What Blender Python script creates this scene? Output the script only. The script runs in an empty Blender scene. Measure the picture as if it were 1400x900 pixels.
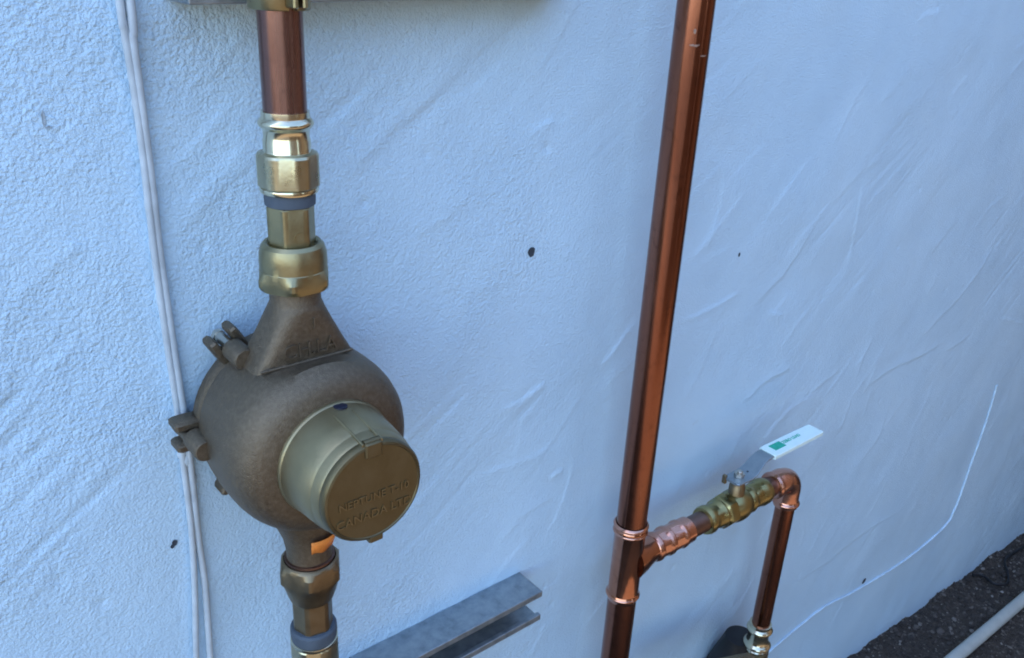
import bpy, math, random
import numpy as np
from mathutils import Vector, Matrix

random.seed(7)
RNG = np.random.RandomState(11)
PI = math.pi
R = math.radians
S = bpy.context.scene
COL = S.collection

# ------------------------------------------------------------------ camera
# wall face is the plane y=0 (outdoors towards -y), x runs along the wall, z up
def cam_matrix(loc, pitch, yaw, roll):
    f = Vector((math.sin(yaw) * math.cos(pitch), math.cos(yaw) * math.cos(pitch), -math.sin(pitch)))
    r = Vector((math.cos(yaw), -math.sin(yaw), 0))
    u = r.cross(f)
    c, s = math.cos(roll), math.sin(roll)
    r2 = c * r + s * u
    u2 = -s * r + c * u
    m = Matrix((r2, u2, -f)).transposed().to_4x4()
    m.translation = Vector(loc)
    return m

cam_data = bpy.data.cameras.new('camera')
cam_data.sensor_width = 36.0
cam_data.lens = 1190.0 / 1400.0 * 36.0
cam_data.clip_start = 0.01
cam_data.clip_end = 500
camera = bpy.data.objects.new('camera', cam_data)
camera.matrix_world = cam_matrix((-0.256, -0.605, 1.408), R(23.6), R(40.5), R(3.0))
COL.objects.link(camera)
S.camera = camera

# ------------------------------------------------------------------ sky, sun, exposure
SUN_EL, SUN_AZ = R(55), R(-60)         # azimuth from +y (behind the wall) towards +x
sun_vec = Vector((math.sin(SUN_AZ) * math.cos(SUN_EL), math.cos(SUN_AZ) * math.cos(SUN_EL), math.sin(SUN_EL)))
world = bpy.data.worlds.new('World')
S.world = world
world.use_nodes = True
wn = world.node_tree.nodes
wl = world.node_tree.links
sky = wn.new('ShaderNodeTexSky')
sky.sky_type = 'NISHITA'
sky.sun_disc = False
sky.sun_elevation = SUN_EL
sky.sun_rotation = SUN_AZ
sky.air_density = 1.0
sky.dust_density = 0.6
sky.ozone_density = 2.0
wl.new(sky.outputs[0], wn['Background'].inputs[0])
wn['Background'].inputs[1].default_value = 0.12
sun_data = bpy.data.lights.new('sun', 'SUN')
sun_data.energy = 3.5
sun_data.angle = R(0.5)
sun_data.color = (1.0, 0.94, 0.85)
sun = bpy.data.objects.new('sun', sun_data)
sun.rotation_euler = (-sun_vec).to_track_quat('-Z', 'Y').to_euler()
sun.location = sun_vec * 20
COL.objects.link(sun)
S.view_settings.view_transform = 'Standard'
S.view_settings.look = 'None'
S.view_settings.gamma = 1.0
S.view_settings.exposure = 2.42
S.render.engine = 'CYCLES'
S.cycles.filter_width = 1.9
S.cycles.max_bounces = 6
S.cycles.diffuse_bounces = 3
S.cycles.glossy_bounces = 3
S.cycles.transmission_bounces = 2

# ------------------------------------------------------------------ helpers: objects
def tag(o, label=None, cat=None, group=None, kind=None):
    if label: o['label'] = label
    if cat: o['category'] = cat
    if group: o['group'] = group
    if kind: o['kind'] = kind
    return o

def thing(name, loc, label, cat, group=None):
    o = bpy.data.objects.new(name, None)
    o.empty_display_size = 0.02
    o.location = loc
    COL.objects.link(o)
    return tag(o, label, cat, group)

def world_loc(o):
    v = Vector((0, 0, 0))
    while o is not None:
        v += o.location
        o = o.parent
    return v

class Geo:
    """collects vertices (world space) and faces"""
    def __init__(self):
        self.v, self.f = [], []
    def add(self, vs, fs):
        n = len(self.v)
        self.v += [tuple(p) for p in vs]
        self.f += [tuple(i + n for i in f) for f in fs]
        return self
    def loft(self, rings, cap0=True, cap1=True, closed=True):
        n = len(rings[0])
        vs = [p for r in rings for p in r]
        fs = []
        for k in range(len(rings) - 1):
            for i in range(n if closed else n - 1):
                j = (i + 1) % n
                fs.append((k * n + i, k * n + j, (k + 1) * n + j, (k + 1) * n + i))
        if cap0: fs.append(tuple(reversed(range(n))))
        if cap1: fs.append(tuple((len(rings) - 1) * n + i for i in range(n)))
        return self.add(vs, fs)
    def box(self, c, half, M=None, bev=0.0):
        """box with chamfered long edges"""
        hx, hy, hz = half
        b = min(bev, hx * .9, hy * .9, hz * .9)
        prof = lambda ix, iy: [(hx - ix, -hy + iy + b), (hx - ix, hy - iy - b), (hx - ix - b, hy - iy), (-hx + ix + b, hy - iy),
                               (-hx + ix, hy - iy - b), (-hx + ix, -hy + iy + b), (-hx + ix + b, -hy + iy), (hx - ix - b, -hy + iy)]
        if b <= 0:
            pr = [(hx, -hy), (hx, hy), (-hx, hy), (-hx, -hy)]
            rings = [[(x, y, z) for x, y in pr] for z in (-hz, hz)]
        else:
            rings = [[(x, y, -hz) for x, y in prof(b, b)], [(x, y, -hz + b) for x, y in prof(0, 0)],
                     [(x, y, hz - b) for x, y in prof(0, 0)], [(x, y, hz) for x, y in prof(b, b)]]
        M3 = M if M is not None else Matrix.Identity(3)
        c = Vector(c)
        return self.loft([[c + M3 @ Vector(p) for p in r] for r in rings])
    def obj(self, name, mat, parent=None, angle=35, **kw):
        base = world_loc(parent) if parent is not None else None
        vs = np.array(self.v, dtype=np.float64)
        if base is None:
            lo, hi = vs.min(0), vs.max(0)
            base = Vector(((lo[0] + hi[0]) / 2, (lo[1] + hi[1]) / 2, lo[2]))
            loc = base
        else:
            loc = Vector((0, 0, 0))
        vs = vs - np.array(base)
        me = bpy.data.meshes.new(name)
        me.from_pydata(vs.tolist(), [], self.f)
        me.materials.append(mat)
        me.polygons.foreach_set('use_smooth', [True] * len(me.polygons))
        me.update()
        if angle is not None:
            me.set_sharp_from_angle(angle=R(angle))
        o = bpy.data.objects.new(name, me)
        o.location = loc
        COL.objects.link(o)
        if parent is not None:
            o.parent = parent
        return tag(o, **kw)

def frame(axis, up=(0, 0, 1)):
    """3x3 matrix taking local z onto axis"""
    z = Vector(axis).normalized()
    u = Vector(up)
    if abs(z.dot(u)) > 0.98: u = Vector((0, -1, 0))
    x = u.cross(z).normalized()
    y = z.cross(x)
    return Matrix((x, y, z)).transposed()

def hexr(t, apothem, rmax, n=6, rot=0.0):
    a = (t - rot) % (2 * PI / n) - PI / n
    return min(apothem / math.cos(a), rmax)

def revolve(prof, origin, axis=(0, 0, 1), n=48, up=(0, 0, 1), geo=None, cap=True, rot=0.0):
    """prof: list of (r, h) or (apothem, h, rmax) for a chamfered hexagon ring, or (ap, h, rmax, sides)"""
    M = frame(axis, up)
    o = Vector(origin)
    rings = []
    for p in prof:
        ring = []
        for i in range(n):
            t = 2 * PI * i / n
            if len(p) == 2: r = p[0]
            else: r = hexr(t, p[0], p[2], p[3] if len(p) > 3 else 6, rot)
            ring.append(o + M @ Vector((r * math.cos(t), r * math.sin(t), p[1])))
        rings.append(ring)
    g = geo or Geo()
    return g.loft(rings, cap, cap)

def bead(r, h, rb, wid, k=12):
    """half-round rolled bead: profile points from h-wid/2 to h+wid/2"""
    return [(r + (rb - r) * math.sin(PI * i / k), h + wid * (0.5 - i / k)) for i in range(k + 1)]

def smooth_path(pts, per=8):
    """Catmull-Rom through pts"""
    P = [Vector(p) for p in pts]
    P = [P[0] * 2 - P[1]] + P + [P[-1] * 2 - P[-2]]
    out = []
    for i in range(1, len(P) - 2):
        for k in range(per):
            t = k / per
            a, b, c, d = P[i - 1], P[i], P[i + 1], P[i + 2]
            out.append(0.5 * ((2 * b) + (c - a) * t + (2 * a - 5 * b + 4 * c - d) * t * t + (3 * b - a - 3 * c + d) * t ** 3))
    out.append(P[-2])
    return out

def tube(path, r, n=12, geo=None, cap=True):
    path = [Vector(p) for p in path]
    g = geo or Geo()
    rings = []
    ref = Vector((0.31, -0.9, 0.2)).normalized()
    prev = None
    for i, p in enumerate(path):
        d = (path[min(i + 1, len(path) - 1)] - path[max(i - 1, 0)]).normalized()
        if prev is None:
            x = (ref - d * ref.dot(d)).normalized()
        else:
            x = (prev - d * prev.dot(d)).normalized()
        prev = x
        y = d.cross(x)
        rr = r(i / (len(path) - 1)) if callable(r) else r
        rings.append([p + (x * math.cos(2 * PI * k / n) + y * math.sin(2 * PI * k / n)) * rr for k in range(n)])
    return g.loft(rings, cap, cap)

def text_geo(txt, size, depth, M, bend=None):
    """raised lettering as geometry; M is a 4x4 placing text (x right, y up, z out)"""
    cu = bpy.data.curves.new('letters', 'FONT')
    cu.body = txt
    cu.size = size
    cu.align_x = 'CENTER'
    cu.align_y = 'CENTER'
    cu.extrude = depth
    cu.resolution_u = 3
    o = bpy.data.objects.new('letters', cu)
    COL.objects.link(o)
    dg = bpy.context.evaluated_depsgraph_get()
    me = bpy.data.meshes.new_from_object(o.evaluated_get(dg))
    g = Geo()
    vs = []
    for v in me.vertices:
        p = v.co.copy()
        if bend: p = bend(p)
        vs.append(M @ p)
    g.add(vs, [tuple(p.vertices) for p in me.polygons])
    bpy.data.objects.remove(o)
    bpy.data.curves.remove(cu)
    bpy.data.meshes.remove(me)
    return g

# ------------------------------------------------------------------ helpers: materials
def new_mat(name):
    m = bpy.data.materials.new(name)
    m.use_nodes = True
    nt = m.node_tree
    return m, nt, nt.nodes['Principled BSDF']

def node(nt, typ, **kw):
    n = nt.nodes.new(typ)
    for k, v in kw.items():
        if k.startswith('i_'):
            n.inputs[k[2:].replace('_', ' ')].default_value = v
        else:
            setattr(n, k, v)
    return n

def ramp(nt, src, stops):
    r = nt.nodes.new('ShaderNodeValToRGB')
    el = r.color_ramp.elements
    while len(el) < len(stops): el.new(0.5)
    for e, (p, c) in zip(el, stops):
        e.position = p
        e.color = c if len(c) == 4 else (*c, 1)
    nt.links.new(src, r.inputs[0])
    return r

def metal(name, cols, rough=(0.25, 0.4), metallic=1.0, scale=40, bump=0.0, bscale=300, stretch=None, detail=4, spots=0.0):
    """mottled metal: cols = 2-3 base colours mixed by noise, roughness varies with the same noise"""
    m, nt, b = new_mat(name)
    L = nt.links.new
    tc = node(nt, 'ShaderNodeTexCoord')
    src = tc.outputs['Object']
    if stretch:
        mp = node(nt, 'ShaderNodeMapping')
        mp.inputs['Scale'].default_value = stretch
        L(src, mp.inputs[0]); src = mp.outputs[0]
    nz = node(nt, 'ShaderNodeTexNoise', i_Scale=scale, i_Detail=detail, i_Roughness=0.6)
    L(src, nz.inputs['Vector'])
    st = [(0.3 + 0.4 * i / (len(cols) - 1), c) for i, c in enumerate(cols)]
    rp = ramp(nt, nz.outputs[0], st)
    if spots:   # tarnish blotches and handling scuffs
        ns = node(nt, 'ShaderNodeTexNoise', i_Scale=95.0, i_Detail=5, i_Roughness=0.7, i_Distortion=0.8)
        L(tc.outputs['Object'], ns.inputs['Vector'])
        sp = ramp(nt, ns.outputs[0], [(0.55, (0, 0, 0)), (0.72, (1, 1, 1))])
        ml = node(nt, 'ShaderNodeMath', operation='MULTIPLY'); ml.inputs[1].default_value = spots
        L(sp.outputs[0], ml.inputs[0])
        mx_ = node(nt, 'ShaderNodeMix', data_type='RGBA')
        L(ml.outputs[0], mx_.inputs[0]); L(rp.outputs[0], mx_.inputs[6])
        mx_.inputs[7].default_value = (cols[0][0] * .45, cols[0][1] * .5, cols[0][2] * .55, 1)
        L(mx_.outputs[2], b.inputs['Base Color'])
        # fine scratches along the tube
        mps = node(nt, 'ShaderNodeMapping'); mps.inputs['Scale'].default_value = (1, 1, 0.03)
        L(tc.outputs['Object'], mps.inputs[0])
        nsc = node(nt, 'ShaderNodeTexNoise', i_Scale=900.0, i_Detail=2)
        L(mps.outputs[0], nsc.inputs['Vector'])
    else:
        L(rp.outputs[0], b.inputs['Base Color'])
    mr = node(nt, 'ShaderNodeMapRange')
    mr.inputs[1].default_value = 0.3; mr.inputs[2].default_value = 0.7
    mr.inputs[3].default_value = rough[0]; mr.inputs[4].default_value = rough[1]
    L(nz.outputs[0], mr.inputs[0])
    if spots:
        ad_ = node(nt, 'ShaderNodeMath', operation='MULTIPLY_ADD')
        L(nsc.outputs[0], ad_.inputs[0]); ad_.inputs[1].default_value = 0.14
        sb_ = node(nt, 'ShaderNodeMath', operation='SUBTRACT'); sb_.inputs[1].default_value = 0.07
        L(mr.outputs[0], sb_.inputs[0]); L(sb_.outputs[0], ad_.inputs[2])
        L(ad_.outputs[0], b.inputs['Roughness'])
    else:
        L(mr.outputs[0], b.inputs['Roughness'])
    b.inputs['Metallic'].default_value = metallic
    if bump:
        n2 = node(nt, 'ShaderNodeTexNoise', i_Scale=bscale, i_Detail=3)
        L(tc.outputs['Object'], n2.inputs['Vector'])
        bp = node(nt, 'ShaderNodeBump', i_Strength=bump, i_Distance=0.001)
        L(n2.outputs[0], bp.inputs['Height'])
        L(bp.outputs[0], b.inputs['Normal'])
    return m

def plain(name, col, rough=0.5, var=0.15, scale=60, spec=0.4, bump=0.0):
    m, nt, b = new_mat(name)
    L = nt.links.new
    tc = node(nt, 'ShaderNodeTexCoord')
    nz = node(nt, 'ShaderNodeTexNoise', i_Scale=scale, i_Detail=4)
    L(tc.outputs['Object'], nz.inputs['Vector'])
    lo = tuple(c * (1 - var) for c in col); hi = tuple(min(1, c * (1 + var)) for c in col)
    rp = ramp(nt, nz.outputs[0], [(0.3, lo), (0.7, hi)])
    L(rp.outputs[0], b.inputs['Base Color'])
    b.inputs['Roughness'].default_value = rough
    b.inputs['Specular IOR Level'].default_value = spec
    if bump:
        bp = node(nt, 'ShaderNodeBump', i_Strength=bump, i_Distance=0.001)
        L(nz.outputs[0], bp.inputs['Height'])
        L(bp.outputs[0], b.inputs['Normal'])
    return m

M_COPPER = metal('copper_tube', [(0.23, 0.085, 0.052), (0.31, 0.125, 0.08), (0.37, 0.165, 0.11)], (0.15, 0.30), scale=22, stretch=(1, 1, 0.12), bump=0.04, bscale=120, spots=0.55)
M_COPPER_TEE = metal('bright_copper', [(0.46, 0.20, 0.125), (0.58, 0.27, 0.18)], (0.08, 0.2), scale=30, bump=0.05, bscale=150, spots=0.5)
M_COPPER_NEW = metal('copper_fitting', [(0.62, 0.30, 0.21), (0.74, 0.40, 0.30)], (0.16, 0.28), scale=50, bump=0.05, bscale=150)
M_COPPER_DULL = metal('dull_copper', [(0.20, 0.12, 0.095), (0.28, 0.17, 0.13)], (0.35, 0.5), scale=60)
M_BRONZE = metal('cast_bronze', [(0.145, 0.110, 0.075), (0.175, 0.136, 0.092), (0.225, 0.175, 0.12)], (0.42, 0.60), metallic=0.8, scale=330, bump=0.6, bscale=1000)
M_BRONZE_SMOOTH = metal('machined_bronze', [(0.30, 0.245, 0.14), (0.37, 0.305, 0.175)], (0.36, 0.46), metallic=0.9, scale=45, bump=0.08, bscale=700)
M_LID = metal('lid_bronze', [(0.14, 0.112, 0.058), (0.19, 0.15, 0.08)], (0.38, 0.5), metallic=0.85, scale=60, bump=0.15, bscale=700)
M_LETTER = metal('highlit_letters', [(0.21, 0.17, 0.095), (0.27, 0.22, 0.125)], (0.36, 0.46), metallic=0.9, scale=90)  # lighter than the lid; highlights on the letters put into the colour
M_BRASS_VALVE = metal('valve_brass', [(0.33, 0.275, 0.12), (0.42, 0.355, 0.16)], (0.24, 0.38), scale=60, bump=0.15, bscale=260)
M_BRASS = metal('yellow_brass', [(0.30, 0.255, 0.145), (0.38, 0.33, 0.19)], (0.32, 0.45), scale=60, bump=0.1, bscale=500)
M_BRASS_DARK = metal('dark_brass', [(0.22, 0.165, 0.10), (0.30, 0.23, 0.14)], (0.35, 0.5), scale=60, bump=0.15, bscale=500)
M_NICKEL = metal('bright_press_brass', [(0.66, 0.60, 0.42), (0.74, 0.68, 0.50)], (0.14, 0.24), scale=40)
M_NICKEL_DULL = metal('satin_press_brass', [(0.50, 0.44, 0.28), (0.58, 0.52, 0.35)], (0.24, 0.36), scale=60, bump=0.1, bscale=500)
M_COPPER_AGED = metal('aged_copper', [(0.20, 0.108, 0.09), (0.25, 0.135, 0.112), (0.29, 0.162, 0.132)], (0.2, 0.32), metallic=0.95, scale=22, stretch=(1, 1, 0.3), bump=0.04, bscale=120, spots=0.3)
M_GALV = metal('galvanised_steel', [(0.23, 0.27, 0.29), (0.31, 0.35, 0.375), (0.38, 0.42, 0.44)], (0.30, 0.46), metallic=0.7, scale=90, bump=0.05, bscale=300)
M_STEEL = metal('zinc_lever', [(0.26, 0.31, 0.34), (0.33, 0.38, 0.41)], (0.3, 0.4), metallic=0.75, scale=80)
M_BOLT = metal('bright_bolt', [(0.5, 0.48, 0.42), (0.6, 0.57, 0.5)], (0.3, 0.4), scale=90)
M_GASKET = plain('blue_grey_gasket', (0.085, 0.105, 0.13), 0.6, 0.15, spec=0.2)
M_BLACK = plain('black_rubber', (0.012, 0.012, 0.014), 0.5, 0.3)
M_SEAL = plain('dark_seal_hole', (0.015, 0.017, 0.035), 0.35, 0.2)
M_SLEEVE = plain('mint_white_vinyl', (0.78, 0.93, 0.88), 0.35, 0.04, scale=30)
M_GREEN = plain('green_print', (0.02, 0.42, 0.27), 0.5, 0.2, scale=200)
M_ORANGE = plain('orange_sticker', (0.85, 0.27, 0.05), 0.6, 0.12, scale=250)
M_CABLE = plain('painted_cable', (0.50, 0.56, 0.60), 0.55, 0.12, scale=70, bump=0.3)
M_CAULK = plain('painted_caulk', (0.56, 0.66, 0.74), 0.6, 0.1, scale=90, bump=0.5)
M_WIRE = plain('off_white_wire', (0.54, 0.70, 0.82), 0.55, 0.10, scale=40)
M_PVC = plain('grey_white_plastic', (0.46, 0.48, 0.44), 0.42, 0.08, scale=30)
M_SCRAPE = plain('bare_plaster', (0.38, 0.45, 0.50), 0.8, 0.25, scale=300)
M_SMEAR = plain('dried_flux', (0.30, 0.19, 0.14), 0.6, 0.3, scale=400)
M_MARK = plain('dark_hole', (0.05, 0.06, 0.075), 0.8, 0.2)  # near-black stands in for the shade inside holes

# plaster wall paint
M_WALL, nt, b = new_mat('painted_plaster')
L = nt.links.new
tc = node(nt, 'ShaderNodeTexCoord')
nz = node(nt, 'ShaderNodeTexNoise', i_Scale=5.0, i_Detail=4, i_Roughness=0.65)
L(tc.outputs['Object'], nz.inputs['Vector'])
rp = ramp(nt, nz.outputs[0], [(0.3, (0.525, 0.72, 0.875)), (0.7, (0.585, 0.775, 0.915))])
# faint scuffs and dust marks with a shape of their own
nz2 = node(nt, 'ShaderNodeTexNoise', i_Scale=38.0, i_Detail=5, i_Roughness=0.75, i_Distortion=0.6)
L(tc.outputs['Object'], nz2.inputs['Vector'])
sc = ramp(nt, nz2.outputs[0], [(0.66, (0, 0, 0)), (0.80, (1, 1, 1))])
mx = node(nt, 'ShaderNodeMix', data_type='RGBA')
mul = node(nt, 'ShaderNodeMath', operation='MULTIPLY')
mul.inputs[1].default_value = 0.35
L(sc.outputs[0], mul.inputs[0])
L(mul.outputs[0], mx.inputs[0])
L(rp.outputs[0], mx.inputs[6])
mx.inputs[7].default_value = (0.42, 0.44, 0.45, 1)
L(mx.outputs[2], b.inputs['Base Color'])
b.inputs['Roughness'].default_value = 0.5
b.inputs['Specular IOR Level'].default_value = 0.35
# fine stipple: strong in coarse areas, weak in trowelled areas (per-vertex attribute 'coarse')
at = node(nt, 'ShaderNodeAttribute', attribute_name='coarse')
n3 = node(nt, 'ShaderNodeTexNoise', i_Scale=300.0, i_Detail=3, i_Roughness=0.55)
L(tc.outputs['Object'], n3.inputs['Vector'])
n4 = node(nt, 'ShaderNodeTexNoise', i_Scale=520.0, i_Detail=2)
L(tc.outputs['Object'], n4.inputs['Vector'])
ad = node(nt, 'ShaderNodeMath', operation='MULTIPLY_ADD')
L(n3.outputs[0], ad.inputs[0])
L(at.outputs['Fac'], ad.inputs[1])
m4 = node(nt, 'ShaderNodeMath', operation='MULTIPLY')
L(n4.outputs[0], m4.inputs[0]); m4.inputs[1].default_value = 0.42
L(m4.outputs[0], ad.inputs[2])
bp = node(nt, 'ShaderNodeBump', i_Strength=1.0, i_Distance=0.0022)
L(ad.outputs[0], bp.inputs['Height'])
L(bp.outputs[0], b.inputs['Normal'])

# ground: dark asphalt / dirt
M_GROUND, nt, b = new_mat('dark_gritty_asphalt')
L = nt.links.new
tc = node(nt, 'ShaderNodeTexCoord')
nz = node(nt, 'ShaderNodeTexNoise', i_Scale=60.0, i_Detail=8, i_Roughness=0.75)
L(tc.outputs['Object'], nz.inputs['Vector'])
vo = node(nt, 'ShaderNodeTexVoronoi', i_Scale=140.0)
L(tc.outputs['Object'], vo.inputs['Vector'])
rp = ramp(nt, nz.outputs[0], [(0.3, (0.024, 0.018, 0.014)), (0.55, (0.055, 0.043, 0.033)), (0.75, (0.11, 0.09, 0.07))])
L(rp.outputs[0], b.inputs['Base Color'])
b.inputs['Roughness'].default_value = 0.85
bp = node(nt, 'ShaderNodeBump', i_Strength=1.0, i_Distance=0.004)
mm = node(nt, 'ShaderNodeMath', operation='MULTIPLY_ADD')
L(nz.outputs[0], mm.inputs[0]); mm.inputs[1].default_value = 1.0
L(vo.outputs[0], mm.inputs[2])
L(mm.outputs[0], bp.inputs['Height'])
L(bp.outputs[0], b.inputs['Normal'])

M_STONE, nt, b = new_mat('grit_stones')
L = nt.links.new
at = node(nt, 'ShaderNodeAttribute', attribute_name='shade')
rp = ramp(nt, at.outputs['Fac'], [(0.0, (0.022, 0.017, 0.014)), (0.35, (0.06, 0.048, 0.040)), (0.65, (0.15, 0.13, 0.11)), (1.0, (0.34, 0.32, 0.29))])
L(rp.outputs[0], b.inputs['Base Color'])
b.inputs['Roughness'].default_value = 0.8

# ------------------------------------------------------------------ noise for height fields
def vnoise(x, y, seed):
    """smooth value noise on arrays (unit cells)"""
    rs = np.random.RandomState(seed)
    T = rs.rand(256, 256)
    xi = np.floor(x).astype(int); yi = np.floor(y).astype(int)
    fx = x - xi; fy = y - yi
    fx = fx * fx * fx * (fx * (fx * 6 - 15) + 10); fy = fy * fy * fy * (fy * (fy * 6 - 15) + 10)
    a = T[xi & 255, yi & 255]; b_ = T[(xi + 1) & 255, yi & 255]
    c = T[xi & 255, (yi + 1) & 255]; d = T[(xi + 1) & 255, (yi + 1) & 255]
    return (a * (1 - fx) + b_ * fx) * (1 - fy) + (c * (1 - fx) + d * fx) * fy - 0.5

def fbm(x, y, seed, octv=4, gain=0.5):
    s = 0; amp = 1.0
    for k in range(octv):
        s = s + amp * vnoise(x * 2 ** k + 17.3 * k, y * 2 ** k - 9.1 * k, seed + k)
        amp *= gain
    return s

def sstep(a, b_, x):
    t = np.clip((x - a) / (b_ - a), 0, 1)
    return t * t * (3 - 2 * t)

def grid_mesh(name, X, Y, Z, attrs=None, mat=None, flip=False):
    """regular grid of arrays -> mesh with flat vertex order"""
    ny, nx = X.shape
    co = np.stack([X, Y, Z], -1).reshape(-1, 3)
    idx = np.arange(ny * nx).reshape(ny, nx)
    q = np.stack([idx[:-1, :-1], idx[:-1, 1:], idx[1:, 1:], idx[1:, :-1]], -1).reshape(-1, 4)
    if flip: q = q[:, ::-1]
    return co, q

def mesh_from_arrays(name, co, quads, mat, attrs=None, smooth=True):
    me = bpy.data.meshes.new(name)
    nq = len(quads); k = quads.shape[1]
    me.vertices.add(len(co)); me.vertices.foreach_set('co', np.ascontiguousarray(co, dtype=np.float32).ravel())
    me.loops.add(nq * k); me.loops.foreach_set('vertex_index', np.ascontiguousarray(quads, dtype=np.int32).ravel())
    me.polygons.add(nq)
    me.polygons.foreach_set('loop_start', np.arange(0, nq * k, k, dtype=np.int32))
    me.polygons.foreach_set('use_smooth', np.full(nq, smooth))
    for an, av in (attrs or {}).items():
        a = me.attributes.new(an, 'FLOAT', 'POINT')
        a.data.foreach_set('value', np.ascontiguousarray(av, dtype=np.float32).ravel())
    me.materials.append(mat)
    me.update(calc_edges=True)
    me.validate()
    return me

# ------------------------------------------------------------------ the wall
def build_wall():
    # fine in the part of the wall the picture shows, coarse beyond
    xs = np.concatenate([np.linspace(-7, -0.36, 14)[:-1], np.arange(-0.36, 0.5, 0.002), np.arange(0.5, 1.2, 0.003), np.arange(1.2, 2.6, 0.005), np.linspace(2.605, 9, 16)])
    zs = np.concatenate([[-0.45, -0.3], np.arange(-0.14, 1.46, 0.0027), np.linspace(1.47, 2.9, 8)])
    X, Z = np.meshgrid(xs, zs)
    fade = sstep(-0.38, -0.33, X) * (1 - sstep(2.45, 2.6, X)) * (1 - sstep(1.43, 1.46, Z))
    # coarse roughcast on the left, trowel-smoothed towards the right, rough patches in places
    cm = fbm(X * 3.0, Z * 3.0, 5, 3)
    coarse = np.clip(1 - sstep(-0.02, 0.45, X + 0.25 * cm) * 0.80 + 0.30 * sstep(0.10, 0.35, fbm(X * 4 + 5, Z * 4, 61, 3)), 0.17, 1)
    coarse = coarse * np.clip(0.72 + 1.0 * fbm(X * 9, Z * 9, 63, 4), 0.25, 1.3)
    dm = sstep(-0.05, 0.25, fbm(X * 4.5 + 2, Z * 4.5, 67, 3))
    h = 0.0035 * fbm(X * 2.2, Z * 2.2, 21, 3)
    h += 0.0024 * fbm(X * 8, Z * 8, 31, 3)
    # trowel drag, slanting up to the right
    def drag(ang, fl, fs, seed, o=3):
        c, s = math.cos(ang), math.sin(ang)
        return fbm((X * c + Z * s) * fl, (-X * s + Z * c) * fs, seed, o)
    d1 = drag(R(40), 4, 46, 41)
    d2 = drag(R(33), 7, 100, 45)
    h += coarse * dm * (0.0018 * d1 - 0.0044 * np.where(d2 > 0.14, d2 - 0.14, 0))
    h += coarse * 0.0006 * fbm(X * 150, Z * 150, 51, 2)
    h += (1 - coarse) * 0.0004 * drag(R(48), 4, 22, 71)
    # single trowel edges: one-sided steps that die away
    def stroke(pts, amp, back, sign=1, w=0.0016):
        nonlocal h
        pts = np.array(pts)
        lo = pts.min(0) - back * 3; hi = pts.max(0) + back * 3
        i0, i1 = np.searchsorted(xs, [lo[0], hi[0]]); j0, j1 = np.searchsorted(zs, [lo[1], hi[1]])
        if i1 - i0 < 2 or j1 - j0 < 2: return
        xx = X[j0:j1, i0:i1]; zz = Z[j0:j1, i0:i1]
        best = np.full(xx.shape, 9.0); sd = np.zeros(xx.shape); tt = np.zeros(xx.shape)
        wob = 0.0022 * vnoise(xx * 60, zz * 60, 91) + 0.004 * vnoise(xx * 18, zz * 18, 92)
        n = len(pts) - 1
        for k in range(n):
            a, b_ = pts[k], pts[k + 1]
            d = b_ - a; L2 = (d ** 2).sum(); ln = math.sqrt(L2)
            t = ((xx - a[0]) * d[0] + (zz - a[1]) * d[1]) / L2
            tc_ = np.clip(t, 0, 1)
            dx = xx - a[0] - tc_ * d[0]; dz = zz - a[1] - tc_ * d[1]
            dist = np.hypot(dx, dz)
            side = ((zz - a[1]) * d[0] - (xx - a[0]) * d[1]) / ln + wob
            m = dist < best
            best = np.where(m, dist, best)
            sd = np.where(m, side, sd)
            tt = np.where(m, (k + tc_) / n, tt)
        s = sd * sign
        prof = np.where(s > 0, np.exp(-s / back) , np.exp(s / w))
        ends = sstep(0, 0.25, tt) * (1 - sstep(0.8, 1.0, tt))
        out = np.where((best - np.abs(sd)) > 0.004, 0, 1)
        h[j0:j1, i0:i1] += amp * prof * ends * out
    E_ = STROKES
    for pts, amp, back, sign in E_:
        stroke(pts, amp, back, sign)
    rs = np.random.RandomState(3)
    for k in range(190):
        x = rs.uniform(0.08, 2.3); z = rs.uniform(0.0, 1.4)
        ang = R(rs.normal(46, 12)); ln = rs.uniform(0.02, 0.14)
        cv = rs.normal(0, 0.12)
        p = [(x, z)]
        for q in range(4):
            a = ang + cv * q
            p.append((p[-1][0] + math.cos(a) * ln / 4, p[-1][1] + math.sin(a) * ln / 4))
        stroke(p, rs.uniform(0.0002, 0.0009), rs.uniform(0.004, 0.016), rs.choice([-1, 1]))
    # small pits
    for k in range(60):
        x = rs.uniform(-0.3, 1.8); z = rs.uniform(0.1, 1.4); r = rs.uniform(0.002, 0.005)
        i0, i1 = np.searchsorted(xs, [x - 4 * r, x + 4 * r]); j0, j1 = np.searchsorted(zs, [z - 4 * r, z + 4 * r])
        h[j0:j1, i0:i1] -= 0.0014 * np.exp(-((X[j0:j1, i0:i1] - x) ** 2 + (Z[j0:j1, i0:i1] - z) ** 2) / r ** 2)
    h = h * fade
    co, q = grid_mesh('w', X, -h, Z)
    nv = len(co)
    # back, top and ends so that the wall has its thickness
    T = 0.30
    extra = np.array([(xs[0], T, zs[0]), (xs[-1], T, zs[0]), (xs[-1], T, zs[-1]), (xs[0], T, zs[-1])])
    ny, nx = X.shape
    c00, c10, c01, c11 = 0, nx - 1, (ny - 1) * nx, ny * nx - 1
    eq = np.array([(nv + 1, nv, nv + 3, nv + 2), (c01, c11, nv + 2, nv + 3), (nv, c00, c01, nv + 3), (c10, nv + 1, nv + 2, c11)])
    me = mesh_from_arrays('house_wall', np.concatenate([co, extra]), np.concatenate([q, eq]), M_WALL,
                          {'coarse': np.concatenate([coarse.ravel(), np.zeros(4)])})
    o = bpy.data.objects.new('house_wall', me)
    COL.objects.link(o)
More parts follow.
